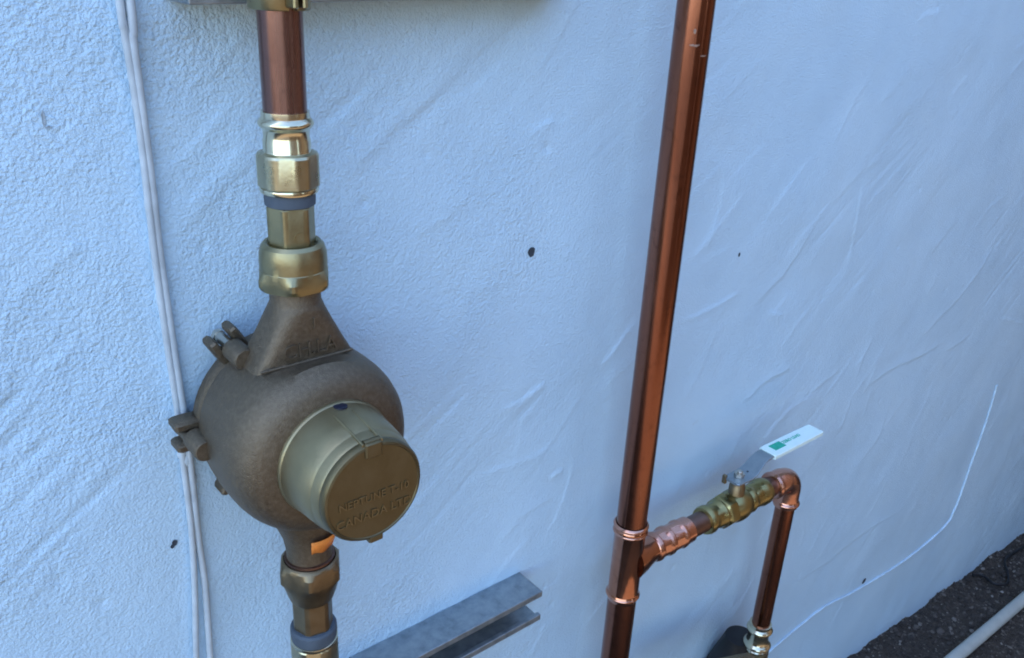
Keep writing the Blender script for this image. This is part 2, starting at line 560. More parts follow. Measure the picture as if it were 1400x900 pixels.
    return tag(o, 'pale blue painted plaster house wall behind all the pipes', 'wall'), xs, zs, h

STROKES = [
    ([(0.519, 1.008), (0.58, 1.013), (0.643, 1.025)], 0.0014, 0.008, -1),
    ([(0.446, 1.03), (0.416, 1.005), (0.388, 0.981)], 0.0014, 0.009, 1),
    ([(0.525, 1.081), (0.57, 1.118), (0.617, 1.157)], 0.0008, 0.008, -1),
    ([(0.659, 0.991), (0.731, 1.022), (0.757, 1.049), (0.785, 1.095)], 0.0014, 0.01, 1),
    ([(0.893, 0.996), (0.898, 1.034), (0.891, 1.09), (0.888, 1.138)], 0.0013, 0.012, -1),
    ([(1.01, 0.769), (1.148, 0.778), (1.226, 0.776), (1.318, 0.784)], 0.0014, 0.01, 1),
    ([(1.194, 0.815), (1.295, 0.855), (1.38, 0.909), (1.434, 0.97)], 0.0014, 0.012, 1),
    ([(1.001, 0.791), (1.009, 0.829), (1.029, 0.863)], 0.0013, 0.008, 1),
    ([(0.68, 0.843), (0.732, 0.868), (0.802, 0.872)], 0.0016, 0.008, 1),
    ([(0.982, 0.695), (0.993, 0.726), (1.003, 0.757)], 0.001, 0.006, 1),
    ([(0.248, 0.967), (0.28, 0.975), (0.313, 0.988)], 0.0016, 0.01, -1),
    ([(0.266, 1.254), (0.283, 1.26), (0.303, 1.266)], 0.0014, 0.01, -1),
    ([(1.534, 0.782), (1.619, 0.756), (1.689, 0.731)], 0.001, 0.006, -1),
    ([(0.212, 0.902), (0.271, 0.898), (0.334, 0.899)], 0.001, 0.012, -1),
    ([(0.349, 0.865), (0.338, 0.864), (0.327, 0.858)], 0.0018, 0.006, 1),
    ([(0.256, 0.799), (0.297, 0.826), (0.341, 0.828)], 0.0008, 0.012, 1),
    ([(0.71, 0.979), (0.73, 0.969), (0.751, 0.965)], 0.0012, 0.006, -1),
    ([(0.861, 0.807), (0.907, 0.818), (0.945, 0.827)], 0.0012, 0.008, 1),
    ([(1.315, 0.763), (1.373, 0.763), (1.428, 0.772)], 0.0011, 0.008, 1),
    ([(0.891, 0.404), (1.051, 0.399), (1.197, 0.418), (1.341, 0.411)], 0.0009, 0.012, 1),
    ([(1.076, 0.596), (1.134, 0.636), (1.148, 0.691)], 0.0008, 0.012, 1),
    ([(0.55, 0.878), (0.583, 0.932), (0.607, 0.987)], 0.0008, 0.012, 1),
    ([(0.107, 0.954), (0.14, 0.975), (0.173, 0.996)], 0.0007, 0.012, 1),
    ([(-0.043, 1.306), (-0.016, 1.325), (0.013, 1.353)], 0.001, 0.012, 1),
    ([(-0.066, 1.249), (-0.042, 1.264), (-0.002, 1.304)], 0.0011, 0.012, -1),
    ([(-0.061, 1.206), (-0.024, 1.233), (0.006, 1.262)], 0.001, 0.01, 1),
    ([(-0.054, 1.221), (-0.022, 1.249), (0.004, 1.273)], 0.001, 0.01, -1),
    ([(-0.166, 1.179), (-0.141, 1.199), (-0.116, 1.215)], 0.001, 0.01, 1),
    ([(-0.182, 1.108), (-0.155, 1.133), (-0.131, 1.143)], 0.0009, 0.01, -1),
    ([(0.077, 1.231), (0.111, 1.257), (0.139, 1.284)], 0.0008, 0.012, 1),
    ([(0.139, 1.172), (0.178, 1.186), (0.209, 1.209)], 0.0008, 0.012, 1),
]
wall, WXS, WZS, WH = build_wall()

def wall_y(x, z):
    i = int(np.clip(np.searchsorted(WXS, x), 0, len(WXS) - 1)); j = int(np.clip(np.searchsorted(WZS, z), 0, len(WZS) - 1))
    return -float(WH[j, i])

def wall_mark(name, x, z, rx, rz, seed, label=None, mat=None):
    """small ragged dark hole: a shallow dish set into the face"""
    rs = random.Random(seed)
    y = wall_y(x, z)
    n = 14
    rr = [1 + rs.uniform(-.10, .10) for _ in range(n)]
    rings = []
    for k, (s, dy) in enumerate([(1.0, -0.0006), (0.8, -0.0009), (0.45, -0.0004)]):
        rings.append([(x + rx * s * rr[i] * math.cos(2 * PI * i / n), y + dy, z + rz * s * rr[i] * math.sin(2 * PI * i / n)) for i in range(n)])
    g = Geo().loft(rings, False, True)
    return g.obj(name, mat or M_MARK, wall, label=label)

wall_mark('drilled_hole', 0.2809, 1.1375, 0.0046, 0.0052, 1, 'dark drilled hole in the plaster')
wall_mark('chipped_spot', -0.0862, 0.9555, 0.0022, 0.0030, 2)
wall_mark('chipped_spot', -0.0882, 0.9530, 0.0018, 0.0020, 3)
wall_mark('scraped_spot', -0.1304, 1.297, 0.0013, 0.0055, 8, mat=M_SCRAPE)
wall_mark('scraped_spot', -0.1285, 1.2915, 0.0020, 0.0012, 9, mat=M_SCRAPE)
wall_mark('chipped_spot', 0.6233, 1.0743, 0.0020, 0.0030, 4)
wall_mark('chipped_spot', 1.231, 0.2700, 0.0070, 0.0060, 5)

# ------------------------------------------------------------------ ground
def ground_z(x, y):
    x = np.asarray(x, float); y = np.asarray(y, float)
    z = -0.25 * np.tanh((x - 1.72) * 0.40)
    return z * np.exp(-(y / 3.0) ** 2)

def build_ground():
    xs = np.concatenate([np.linspace(-40, 0.9, 30)[:-1], np.arange(0.9, 2.7, 0.008), np.linspace(2.7, 60, 30)])
    ys = np.concatenate([-np.linspace(0.55, 7.6, 40)[::-1][:-1] ** 2, np.arange(-0.30, 0.05, 0.006)])
    X, Y = np.meshgrid(xs, ys)
    Z = ground_z(X, Y)
    near = np.exp(-((X - 1.75) / 0.8) ** 4) * sstep(-0.6, -0.2, Y)
    Z = Z + near * (0.010 * fbm(X * 12, Y * 12, 81, 4) + 0.012 * np.exp(Y / 0.03) * (0.6 + fbm(X * 20, Y * 2, 85, 3)))
    co, q = grid_mesh('g', X, Y, Z)
    me = mesh_from_arrays('ground', co, q, M_GROUND)
    o = bpy.data.objects.new('ground', me)
    COL.objects.link(o)
    tag(o, 'dark gritty asphalt ground at the foot of the wall', 'ground', kind='structure')
    # loose grit
    rs = np.random.RandomState(9)
    ico_v = []
    ph = (1 + 5 ** .5) / 2
    for a, b_ in ((-1, ph), (1, ph), (-1, -ph), (1, -ph)):
        ico_v += [(a, b_, 0), (0, a, b_), (b_, 0, a)]
    iv = np.array(ico_v, float); iv /= np.linalg.norm(iv[0])
    # faces from nearest neighbours
    tri = []
    el = min(np.linalg.norm(iv[0] - iv[i]) for i in range(1, 12)) * 1.01
    for i in range(12):
        for j in range(i + 1, 12):
            for k in range(j + 1, 12):
                if max(np.linalg.norm(iv[i] - iv[j]), np.linalg.norm(iv[j] - iv[k]), np.linalg.norm(iv[i] - iv[k])) < el:
                    n_ = np.cross(iv[j] - iv[i], iv[k] - iv[i])
                    tri.append((i, j, k) if n_ @ iv[i] > 0 else (i, k, j))
    tri = np.array(tri)
    N = 16000
    px_ = rs.uniform(1.1, 2.6, N); py_ = -np.abs(rs.uniform(0, 0.45, N))
    gi = np.clip(np.searchsorted(xs, px_), 0, len(xs) - 1); gj = np.clip(np.searchsorted(ys, py_), 0, len(ys) - 1)
    pz_ = Z[gj, gi]
    rad = np.clip(rs.lognormal(math.log(0.0021), 0.5, N), 0.0010, 0.009)
    V = iv[None] * (1 + rs.uniform(-.28, .28, (N, 12, 1)))
    V = V * rad[:, None, None] * np.stack([rs.uniform(.7, 1.5, N), rs.uniform(.7, 1.3, N), rs.uniform(.5, .9, N)], -1)[:, None]
    a = rs.uniform(0, 2 * PI, N); c, s = np.cos(a), np.sin(a)
    V = np.stack([V[..., 0] * c[:, None] - V[..., 1] * s[:, None], V[..., 0] * s[:, None] + V[..., 1] * c[:, None], V[..., 2]], -1)
    V += np.stack([px_, py_, pz_ + rad * 0.25], -1)[:, None]
    F = (tri[None] + (np.arange(N) * 12)[:, None, None]).reshape(-1, 3)
    sh = np.repeat(rs.beta(1.3, 3.2, N), 12)
    me = mesh_from_arrays('loose_grit', V.reshape(-1, 3), F, M_STONE, {'shade': sh}, smooth=False)
    o = bpy.data.objects.new('loose_grit', me)
    COL.objects.link(o)
    tag(o, 'loose dark grit and small stones lying along the wall foot', 'grit', kind='stuff')
build_ground()
xs_ = np.linspace(-4, 2.36, 40); ys_ = np.linspace(-2.3, -0.55, 12)
PX, PY = np.meshgrid(xs_, ys_)
co_, q_ = grid_mesh('p', PX, PY, ground_z(PX, PY) + 0.006)
added_path = bpy.data.objects.new('path', mesh_from_arrays('path', co_, q_, plain('dusty_path', (0.12, 0.085, 0.055), 0.85, 0.3, scale=25, bump=0.4)))  # unseen path, added to give the pipes warm reflections
COL.objects.link(added_path)
tag(added_path, 'unseen dusty brown path added in front of the wall for warm reflections', 'path', kind='structure')

# ------------------------------------------------------------------ unseen timber fence added for shade and pipe reflections (opposite the wall and at its right end)
fence = thing('shade_fence', (1.2, -2.3, 0.0), 'unseen dark brown timber board fence added to shade the wall and reflect in the pipes', 'fence')
M_TIMBER = plain('shade_fence_timber', (0.06, 0.04, 0.026), 0.75, 0.35, scale=9, bump=0.3)
def plank_run(n, x, y, dx, dy, half, gap=()):
    me0 = None
    for k in range(n):
        if k in gap: continue
        if me0 is None:
            o = Geo().box((x, y, 1.10), half, None, 0.003).obj('plank', M_TIMBER, fence)
            me0 = o.data
        else:
            o = bpy.data.objects.new('plank', me0)
            COL.objects.link(o); o.parent = fence
            o.location = (dx * k + random.uniform(-.002, .002), dy * k + random.uniform(-.002, .002), random.uniform(-.01, .01))
plank_run(17, 2.42, -0.08, 0, -0.135, (0.011, 0.064, 1.55))
plank_run(27, -0.45, -2.35, 0.135, 0, (0.064, 0.011, 1.25), gap=(12,))   # one plank left out to put a bright streak in the pipes
for z in (0.40, 1.75):
    Geo().box((2.455, -1.2, z), (0.022, 1.2, 0.04), None, 0.003).obj('rail', M_TIMBER, fence)
    Geo().box((0.26, -2.385, z), (0.76, 0.022, 0.04), None, 0.003).obj('rail', M_TIMBER, fence)
    Geo().box((2.25, -2.385, z), (0.88, 0.022, 0.04), None, 0.003).obj('rail', M_TIMBER, fence)

# ------------------------------------------------------------------ strut channels
def strut(name, x0, x1, z0, label, tilt=0.0):
    """41 mm slotted channel, back to the wall, open side outwards, lips turned in"""
    t = 0.0026; D = 0.0413; H = 0.0413; lip = 0.0078; ret = 0.006; y0 = -0.0012
    # section polyline (y, z) of the sheet centre line, back at y0
    outer = [(-D + ret, lip), (-D, lip), (-D, 0), (0, 0), (0, H), (-D, H), (-D, H - lip), (-D + ret, H - lip)]
    # thick profile: offset inwards
    def off(poly, d):
        out = []
        for i, p in enumerate(poly):
            p = Vector(p)
            n = Vector((0, 0))
            def nrm(a, b_):
                e = (Vector(b_) - Vector(a)).normalized()
                return Vector((-e.y, e.x))
            ns = []
            if i > 0: ns.append(nrm(poly[i - 1], poly[i]))
            if i < len(poly) - 1: ns.append(nrm(poly[i], poly[i + 1]))
            if len(ns) == 1: n = ns[0]
            else:
                n = (ns[0] + ns[1]).normalized()
                n = n / max(0.3, n.dot(ns[0]))
            out.append(p + n * d)
        return out
    inner = off(outer, t)
    sec = [Vector(p) for p in outer] + [Vector(p) for p in reversed(inner)]
    g = Geo()
    rings = [[(x, y0 + p.x, z0 + p.y) for p in sec] for x in (x0, x1)]
    n = len(sec); m = len(outer)
    vs = [p for r in rings for p in r]
    fs = [(i, (i + 1) % n, n + (i + 1) % n, n + i) for i in range(n)]
    for i in range(m - 1):  # end strips
        a, b_, c, d = i, i + 1, n - 2 - i, n - 1 - i
        fs.append((a, d, c, b_)); fs.append((n + a, n + b_, n + c, n + d))
    g.add(vs, fs)
    o = g.obj(name, M_GALV, None, 20)
    bv = o.modifiers.new('rounded_folds', 'BEVEL')
    bv.width = 0.0011; bv.segments = 3; bv.limit_method = 'ANGLE'; bv.angle_limit = R(30)
    o.rotation_euler.y = R(-tilt)
    return tag(o, label, 'strut channel', 'galvanised strut channels on the wall')

strut('strut_channel', -0.16, 0.2905, 0.7045, 'galvanised steel strut channel low on the wall beside the meter outlet')
strut('strut_channel', -0.0485, 0.285, 1.3705, 'galvanised steel strut channel at the top edge above the meter', 1.3)

# ------------------------------------------------------------------ left riser: pipe, coupling, meter
AX, AY = 0.0, -0.065
A0 = (AX, AY, 0.0)
def zprof(rows):  # rows given top to bottom; revolve wants any order, keep
    return rows

# copper pipe into the coupling from above
g = revolve([(0.0143, 1.295), (0.0143, 1.72)], A0, n=48)
tag(g.obj('copper_pipe', M_COPPER_AGED), 'short thick copper pipe above the meter, held by the gold clamp', 'pipe')

# gold clamp at the top
cl = thing('pipe_clamp', (0, AY, 1.365), 'gold coloured pipe clamp round the copper pipe at the top edge', 'pipe clamp')
g = Geo()
zt, zb = 1.404, 1.3662
for a0, a1, nm in ((R(95), R(262), 'clamp_strap'), (R(278), R(445), 'clamp_strap')):
    g = Geo()
    N = 26
    rings = []
    for i in range(N + 1):
        a = a0 + (a1 - a0) * i / N
        c, s = math.cos(a), math.sin(a)
        rings.append([(AX + r * c, AY + r * s, z) for r, z in ((0.0150, zb), (0.0188, zb), (0.0195, zb + .001), (0.0195, zt - .001), (0.0188, zt), (0.0150, zt))])
    g.loft(rings)
    # ear pointing outwards from the wall
    ex = AX + (-0.0032 if nm and a1 < R(300) else 0.0032)
    g.box((ex, AY - 0.0235, (zt + zb) / 2), (0.0018, 0.0070, 0.017), None, 0.001)
    g.obj(nm, M_BRASS, cl)
g = revolve([(0.0030, -0.014), (0.0030, 0.014)], (AX, AY - 0.0255, 1.387), (1, 0, 0), 16)
revolve([(0.0052, 0.006, 0.0058), (0.0052, 0.0105, 0.0058)], (AX, AY - 0.0255, 1.387), (1, 0, 0), 36, geo=g)
g.obj('bolt', M_BRASS_DARK, cl)

# upper coupling
up_c = thing('meter_coupling', (0, AY, 1.183), 'brass union coupling between copper pipe and meter top, shiny press end', 'coupling')
prof = [(0.0145, 1.3035), (0.0157, 1.3035), (0.0159, 1.3000)] + bead(0.0158, 1.2958, 0.0183, 0.0075) + \
       [(0.0153, 1.2912), (0.0151, 1.2880), (0.0151, 1.2862), (0.0157, 1.2845), (0.0158, 1.2780), (0.0164, 1.2762)]
g = revolve(prof[::-1], A0)
pf = g.obj('press_socket', M_NICKEL, up_c)
hexp = [(0.0162, 1.2772, 0.0172), (0.0190, 1.2762, 0.0196), (0.0195, 1.2745, 0.0206), (0.0195, 1.2545, 0.0206), (0.0186, 1.2530, 0.0195)]
g = revolve(hexp[::-1], A0, rot=R(32), n=72)
hc = g.obj('hex_collar', M_NICKEL_DULL, up_c, 20)
g = revolve([(0.0176, 1.2492), (0.0194, 1.2500), (0.0199, 1.2516), (0.0194, 1.2532)], A0)
g.obj('flared_rim', M_NICKEL, up_c)
g = revolve([(0.0160, 1.2405), (0.0171, 1.2412), (0.0174, 1.2460), (0.0171, 1.2494)], A0)
g.obj('gasket_ring', M_GASKET, up_c)
g = revolve([(0.0146, 1.205, 0.0163), (0.0146, 1.2395, 0.0163), (0.0140, 1.2412, 0.0150)], A0, n=72, rot=R(-12))
tp = g.obj('hex_tailpiece', M_BRASS, up_c, 20)
ca, sa = math.cos(R(-12 + 90)), math.sin(R(-12 + 90))
Mt = Matrix.Translation((-0.0147 * ca + 0.001, AY - 0.0147 * sa, 1.2200)) @ Matrix(((sa, 0, -ca, 0), (-ca, 0, -sa, 0), (0, 1, 0, 0), (0, 0, 0, 1)))
g = text_geo('C', 0.0105, 0.0006, Mt)
g.obj('cast_letter', M_BRASS, tp)
nut = [(0.0160, 1.2120), (0.0178, 1.2140), (0.0196, 1.2142), (0.0218, 1.2118), (0.0232, 1.2070), (0.0236, 1.2010), (0.0235, 1.1955),
       (0.0236, 1.1950, 0.0239), (0.0237, 1.1895, 0.0274), (0.0237, 1.1850, 0.0274), (0.0232, 1.1815, 0.0245), (0.0185, 1.1812)]
g = revolve(nut[::-1], A0, n=72, rot=R(2))
g.obj('union_nut', M_BRASS, up_c, 20)

# ---- the water meter
BZ = 1.0645
meter = thing('water_meter', (0, AY, 0.92), 'round cast bronze water meter with a protruding register cap', 'water meter')
BO = (0, 0, BZ)
OUT = (0, -1, 0)
body = [(0.0, 0.012), (0.058, 0.012), (0.0645, 0.014), (0.0668, 0.018), (0.0675, 0.029), (0.0662, 0.0310), (0.0662, 0.0328), (0.0686, 0.0348),
        (0.0700, 0.045), (0.0712, 0.060), (0.0716, 0.075), (0.0714, 0.085), (0.0704, 0.0930), (0.0683, 0.1005), (0.0648, 0.1070),
        (0.0600, 0.1118), (0.0540, 0.1148), (0.045, 0.1165), (0.030, 0.1170), (0.0, 0.1170)]
body = [(max(r, 1e-5), h) for r, h in body]
g = revolve(body, BO, OUT, n=96)
# flattened where the two necks leave the bowl
def flat(dz, lim):
    t = (dz - lim) / 0.006
    return dz if t < -1 else lim + 0.006 * (-(1 - min(t, 1)) ** 2 / 4 + 0.0) + 0.0015 * max(0, t) / 1.6
g.v = [(x, y, BZ + (flat(z - BZ, 0.0630) if z > BZ else z - BZ)) if -0.098 < y < -0.034 else (x, y, z) for x, y, z in g.v]
mb = g.obj('meter_body', M_BRONZE, meter, 40)
def sq_ring(z, hx, yf, yb, pw, n=64):
    cy = (yf + yb) / 2; hy = (yb - yf) / 2
    out = []
    for i in range(n):
        t = 2 * PI * i / n
        c, s = math.cos(t), math.sin(t)
        out.append((hx * math.copysign(abs(c) ** (2 / pw), c), cy + hy * math.copysign(abs(s) ** (2 / pw), s), z))
    return out
rings = [sq_ring(1.070, 0.050, -0.0815, -0.040, 6), sq_ring(1.112, 0.0440, -0.0818, -0.042, 6), sq_ring(1.128, 0.0375, -0.0822, -0.043, 5.5),
         sq_ring(1.142, 0.0300, -0.0828, -0.0445, 4.6), sq_ring(1.155, 0.0235, -0.0834, -0.0455, 3.8), sq_ring(1.165, 0.0195, -0.0838, -0.0460, 2.6),
         sq_ring(1.1692, 0.0187, -0.0836, -0.0464, 2.0), sq_ring(1.1702, 0.0181, -0.0830, -0.0470, 2.0), sq_ring(1.184, 0.0181, -0.0830, -0.0470, 2.0)]
g = Geo().loft(rings)
nk = g.obj('inlet_neck', M_BRONZE, meter, 40)
MF = lambda x, y, z: Matrix.Translation((x, y, z)) @ Matrix(((1, 0, 0, 0), (0, 0, -1, 0), (0, 1, 0, 0), (0, 0, 0, 1)))
g = text_geo('CH.LA', 0.0150, 0.0014, MF(0.001, -0.0830, 1.1385)); g.obj('cast_lettering', M_BRONZE, nk)
g = text_geo('1', 0.012, 0.0014, MF(0.004, -0.0837, 1.1570)); g.obj('cast_lettering', M_BRONZE, nk)
g = tube([(-0.0370 + 0.0720 * i / 10, -0.0824, 1.1288) for i in range(11)], 0.0012, 8); g.obj('casting_ridge', M_BRONZE, nk)
rings = [sq_ring(1.050, 0.050, -0.090, -0.040, 4), sq_ring(1.015, 0.0430, -0.0905, -0.042, 3.2), sq_ring(0.995, 0.0330, -0.089, -0.043, 2.6), sq_ring(0.980, 0.0255, -0.0865, -0.0445, 2.2),
         sq_ring(0.968, 0.0210, -0.0848, -0.0456, 2.0), sq_ring(0.957, 0.0190, -0.0838, -0.0462, 2), sq_ring(0.948, 0.0185, -0.0835, -0.0465, 2),
         sq_ring(0.926, 0.0185, -0.0835, -0.0465, 2)]
g = Geo().loft(rings[::-1])
ok = g.obj('outlet_neck', M_BRONZE, meter, 40)
# orange sticker on the lower neck
g = Geo()
rg = []
for i in range(15):
    a = R(-112) + R(86) * i / 14
    def rad(z): return 0.0202 + (z - 0.962) * 0.28 + max(0, z - .972) * .25
    rg.append([(rad(z) * math.cos(a), AY + rad(z) * math.sin(a) - 0.0006, z) for z in (0.9600 + 0.0012 * math.sin(i), 0.967, 0.9745)])
g.loft(rg, False, False, closed=False)
st = g.obj('orange_sticker', M_ORANGE, ok, label='small orange sticker under the register cap')
sm = st.modifiers.new('thickness', 'SOLIDIFY'); sm.thickness = 0.0004; sm.offset = 0

# bolt lugs round the back plate
for ang, LR, full in ((180, -0.002, 1), (120, 0.0, 1), (44, -0.012, 0), (-122, -0.004, 0)):
    a = R(ang)
    e = Vector((math.cos(a), 0, math.sin(a))); t = Vector((-math.sin(a), 0, math.cos(a)))
    c0 = Vector((0, 0.001, BZ)) + e * LR
    Mx = Matrix((e, Vector((0, 1, 0)), t)).transposed()
    g = Geo()
    if not full: c0 = c0 + Vector((0, 0.006, 0))
    g.box(c0 + e * 0.0690 + Vector((0, -0.046, 0)), (0.0070, 0.0105, 0.0080), Mx, 0.002)          # web to the body
    revolve([(0.0074, -0.0115), (0.0084, -0.0105), (0.0084, 0.0100), (0.0074, 0.0118)], c0 + e * 0.0740 + Vector((0, -0.0465, 0)), OUT, 28, geo=g)
    lug = g.obj('bolt_lug', M_BRONZE, meter, 40)
    g = Geo()
    for sgn in (-1, 1):
        g.box(c0 + e * 0.0760 + t * (0.0088 * sgn) + Vector((0, -0.0235, 0)), (0.0095, 0.0088, 0.0035), Mx, 0.0016)
    g.box(c0 + e * 0.0655 + Vector((0, -0.0235, 0)), (0.0060, 0.0085, 0.0120), Mx, 0.0015)
    g.obj('forked_ear', M_BRONZE, meter, 40)
    g = revolve([(0.0042, -0.010), (0.0042, 0.013)], c0 + e * 0.0770 + Vector((0, -0.0250, 0)), OUT, 16)
    revolve([(0.0046, -0.0145, 0.0051), (0.0046, -0.0095, 0.0051)], c0 + e * 0.0770 + Vector((0, -0.0250, 0)), OUT, 36, geo=g)
    g.obj('bolt', M_BOLT if ang == 120 else M_BRONZE, lug)

# register cap
CZ = 1.0645
CO = (0, 0, CZ)
cap = [(0.0440, 0.110), (0.0452, 0.1125), (0.0456, 0.1140), (0.0456, 0.1180), (0.0450, 0.1194), (0.0445, 0.1200), (0.0428, 0.140), (0.0412, 0.154),
       (0.0405, 0.1550), (0.0402, 0.1562), (0.0396, 0.1620), (0.0386, 0.1640)]
g = revolve(cap, CO, OUT, n=96)
rc = g.obj('register_housing', M_BRONZE_SMOOTH, meter, 30)
lidp = [(0.0380, 0.1620), (0.0388, 0.1650), (0.0386, 0.1680), (0.0374, 0.1700), (0.0358, 0.1706), (0.0352, 0.1698), (1e-5, 0.1698)]
g = revolve(lidp, CO, OUT, n=96)
lid = g.obj('lid', M_LID, rc, 30)
# hinge: low ridges along the top and a knuckle on the lid
g = Geo()
for sgn in (-1, 1):
    g.loft([[(0.0070 * sgn + dx, -y, CZ + r + dz) for dx, dz in ((-.0009, -.004), (.0009, -.004), (.0009, .0000), (.0004, .0005), (-.0004, .0005), (-.0009, .0000))]
            for y, r in ((0.130, 0.0428), (0.1325, 0.0432), (0.154, 0.0410), (0.169, 0.0388))])
g.obj('hinge_ridge', M_BRONZE_SMOOTH, rc)
g = Geo()
g.box((0, -0.1672, CZ + 0.0335), (0.0064, 0.0042, 0.0058), None, 0.001)
revolve([(0.0026, -0.0060), (0.0026, 0.0060)], (0, -0.1672, CZ + 0.0385), (1, 0, 0), 16, geo=g)
g.obj('hinge_knuckle', M_LID, lid)
g = Geo().box((0.001, -0.1675, CZ - 0.0388), (0.0056, 0.0030, 0.0030), None, 0.0010)
g.obj('finger_tab', M_LID, lid)
g = revolve([(0.0050, -0.002), (0.0050, 0.0006), (0.0040, 0.0010), (1e-5, 0.0008)], (0.0020, -0.1225, CZ + 0.0440), (0.05, 0.07, 1), 24)
g.obj('seal_hole_disc', M_SEAL, rc)  # dark disc laid on; the seal hole's shade is its colour
g = text_geo('NEPTUNE T-10', 0.0084, 0.0007, MF(0.000, -0.1700, CZ - 0.0035)); g.obj('raised_lettering', M_LETTER, lid)
g = text_geo('CANADA LTD', 0.0094, 0.0007, MF(0.000, -0.1700, CZ - 0.0170)); g.obj('raised_lettering', M_LETTER, lid)

# lower coupling
lo_c = thing('meter_coupling', (0, AY, 0.78), 'dark brass union coupling under the meter with a blue grey ring', 'coupling')
nutl = [(0.0190, 0.9425), (0.0212, 0.9440), (0.0226, 0.9430), (0.0232, 0.9415, 0.0238), (0.0236, 0.9375, 0.0268), (0.0236, 0.9270, 0.0268), (0.0234, 0.9240, 0.0246), (0.0226, 0.9190),
        (0.0205, 0.9110), (0.0182, 0.9040), (0.0160, 0.9030)]
g = revolve(nutl[::-1], A0, n=72, rot=R(2))
g.obj('union_nut', M_BRASS_DARK, lo_c, 20)
g = revolve([(0.0186, 0.9420), (0.0203, 0.9440), (0.0203, 0.9462), (0.0186, 0.9468)], A0)
g.obj('thread_collar', M_COPPER_DULL, lo_c)
g = revolve([(0.0152, 0.8720, 0.0164), (0.0152, 0.9060, 0.0164)], A0, n=72, rot=R(-12))
g.obj('hex_tailpiece', M_BRASS_DARK, lo_c, 20)
g = revolve([(0.0176, 0.8600), (0.0191, 0.8606), (0.0197, 0.8660), (0.0195, 0.8712), (0.0182, 0.8728), (0.0160, 0.8732)], A0)
g.obj('gasket_ring', M_GASKET, lo_c)
prof = [(0.0186, 0.8604), (0.0198, 0.8598), (0.0200, 0.8580), (0.0192, 0.8562)]
g = revolve(prof[::-1], A0); g.obj('flared_rim', M_NICKEL, lo_c)
g = revolve([(0.0186, 0.8300, 0.0196), (0.0188, 0.8320, 0.0200), (0.0188, 0.8555, 0.0200), (0.0182, 0.8572, 0.0190)], A0, n=72, rot=R(32)); g.obj('hex_collar', M_NICKEL_DULL, lo_c, 20)
g = revolve([(0.0158, 0.804)] + bead(0.0160, 0.8100, 0.0183, 0.0085)[::-1] + [(0.0155, 0.822), (0.0175, 0.8305)], A0); g.obj('press_socket', M_NICKEL, lo_c)
g = revolve([(0.0143, 0.02), (0.0143, 0.808)], A0, n=40)
tag(g.obj('copper_pipe', M_COPPER), 'thick copper pipe hidden below the dark brass coupling', 'pipe')

# ------------------------------------------------------------------ right riser, tee, valve, elbow
RX = 0.4025
RR = 0.01745
TZ = 0.7505
g = revolve([(RR, -0.05), (RR, 0.708)], (RX, AY, 0), n=48)
tag(g.obj('copper_pipe', M_COPPER), 'thick copper pipe running down from the copper tee', 'pipe')
g = revolve([(RR, 0.793), (RR, 2.4)], (RX, AY, 0), n=48)
tall = tag(g.obj('copper_pipe', M_COPPER), 'tall copper pipe rising from the tee to the top edge', 'pipe')
def smear(zc, a0, a1, hh, seed):
    rs = random.Random(seed); g = Geo(); rows = []
    for i in range(9):
        a = R(a0 + (a1 - a0) * i / 8); e = hh * (0.35 + 0.65 * math.sin(PI * (i + .5) / 9)) * rs.uniform(.7, 1.1)
        c = zc + rs.uniform(-.0005, .0005)
        rows.append([(RX + (RR + d) * math.cos(a), AY + (RR + d) * math.sin(a), z) for d, z in ((0.00005, c - e), (0.0003, c), (0.00005, c + e))])
    g.loft(rows, False, False, closed=False); return g.obj('flux_smear', M_SMEAR, tall)
smear(1.336, -145, -115, 0.0010, 1); smear(1.327, -108, -84, 0.0007, 2); smear(1.348, -138, -130, 0.0024, 3)

VA = Vector((RX, AY, TZ)); VB = Vector((0.7305, -0.0700, 0.7475))
VD = (VB - VA).normalized()
tee = thing('copper_tee', (RX, AY, 0.698), 'copper press tee with rolled beads on the tall right pipe', 'pipe tee')
prof = [(0.0180, TZ - 0.0540)] + bead(0.0186, TZ - 0.0470, 0.0199, 0.0080)[::-1] + [(0.0183, TZ - 0.0420), (0.0183, TZ + 0.0420)] + \
       bead(0.0186, TZ + 0.0470, 0.0199, 0.0080)[::-1] + [(0.0184, TZ + 0.0530), (0.0177, TZ + 0.0540)]
g = revolve(prof, (RX, AY, 0)); g.obj('tee_body', M_COPPER_TEE, tee)
for zz in (TZ - 0.0470, TZ + 0.0445, TZ + 0.0530):
    g = revolve(bead(0.0186, zz, 0.0206, 0.0058)[::-1], (RX, AY, 0), cap=False); g.obj('rolled_bead', M_COPPER_NEW, tee)
prof = [(0.0245, 0.004), (0.0222, 0.016), (0.0190, 0.027), (0.0168, 0.036), (0.0160, 0.044)]
g = revolve(prof, VA, VD, n=40); g.obj('branch_outlet', M_COPPER_TEE, tee)
# pressed socket: hexagonal crimps between round ridges
prof = [(0.0155, 0.0405), (0.0172, 0.0420), (0.0184, 0.0445), (0.0186, 0.0475), (0.0172, 0.0500), (0.0160, 0.0510, 0.0172), (0.0160, 0.0610, 0.0172), (0.0172, 0.0625),
        (0.0186, 0.0650), (0.0187, 0.0690), (0.0172, 0.0715), (0.0161, 0.0725, 0.0173), (0.0161, 0.0860, 0.0173), (0.0172, 0.0875), (0.0184, 0.0900), (0.0182, 0.0930), (0.0170, 0.0950), (0.0167, 0.1075), (0.0160, 0.1085), (0.0142, 0.1090)]
g = revolve(prof, VA, VD, n=60, rot=R(20)); g.obj('press_socket', M_COPPER_NEW, tee, 20)

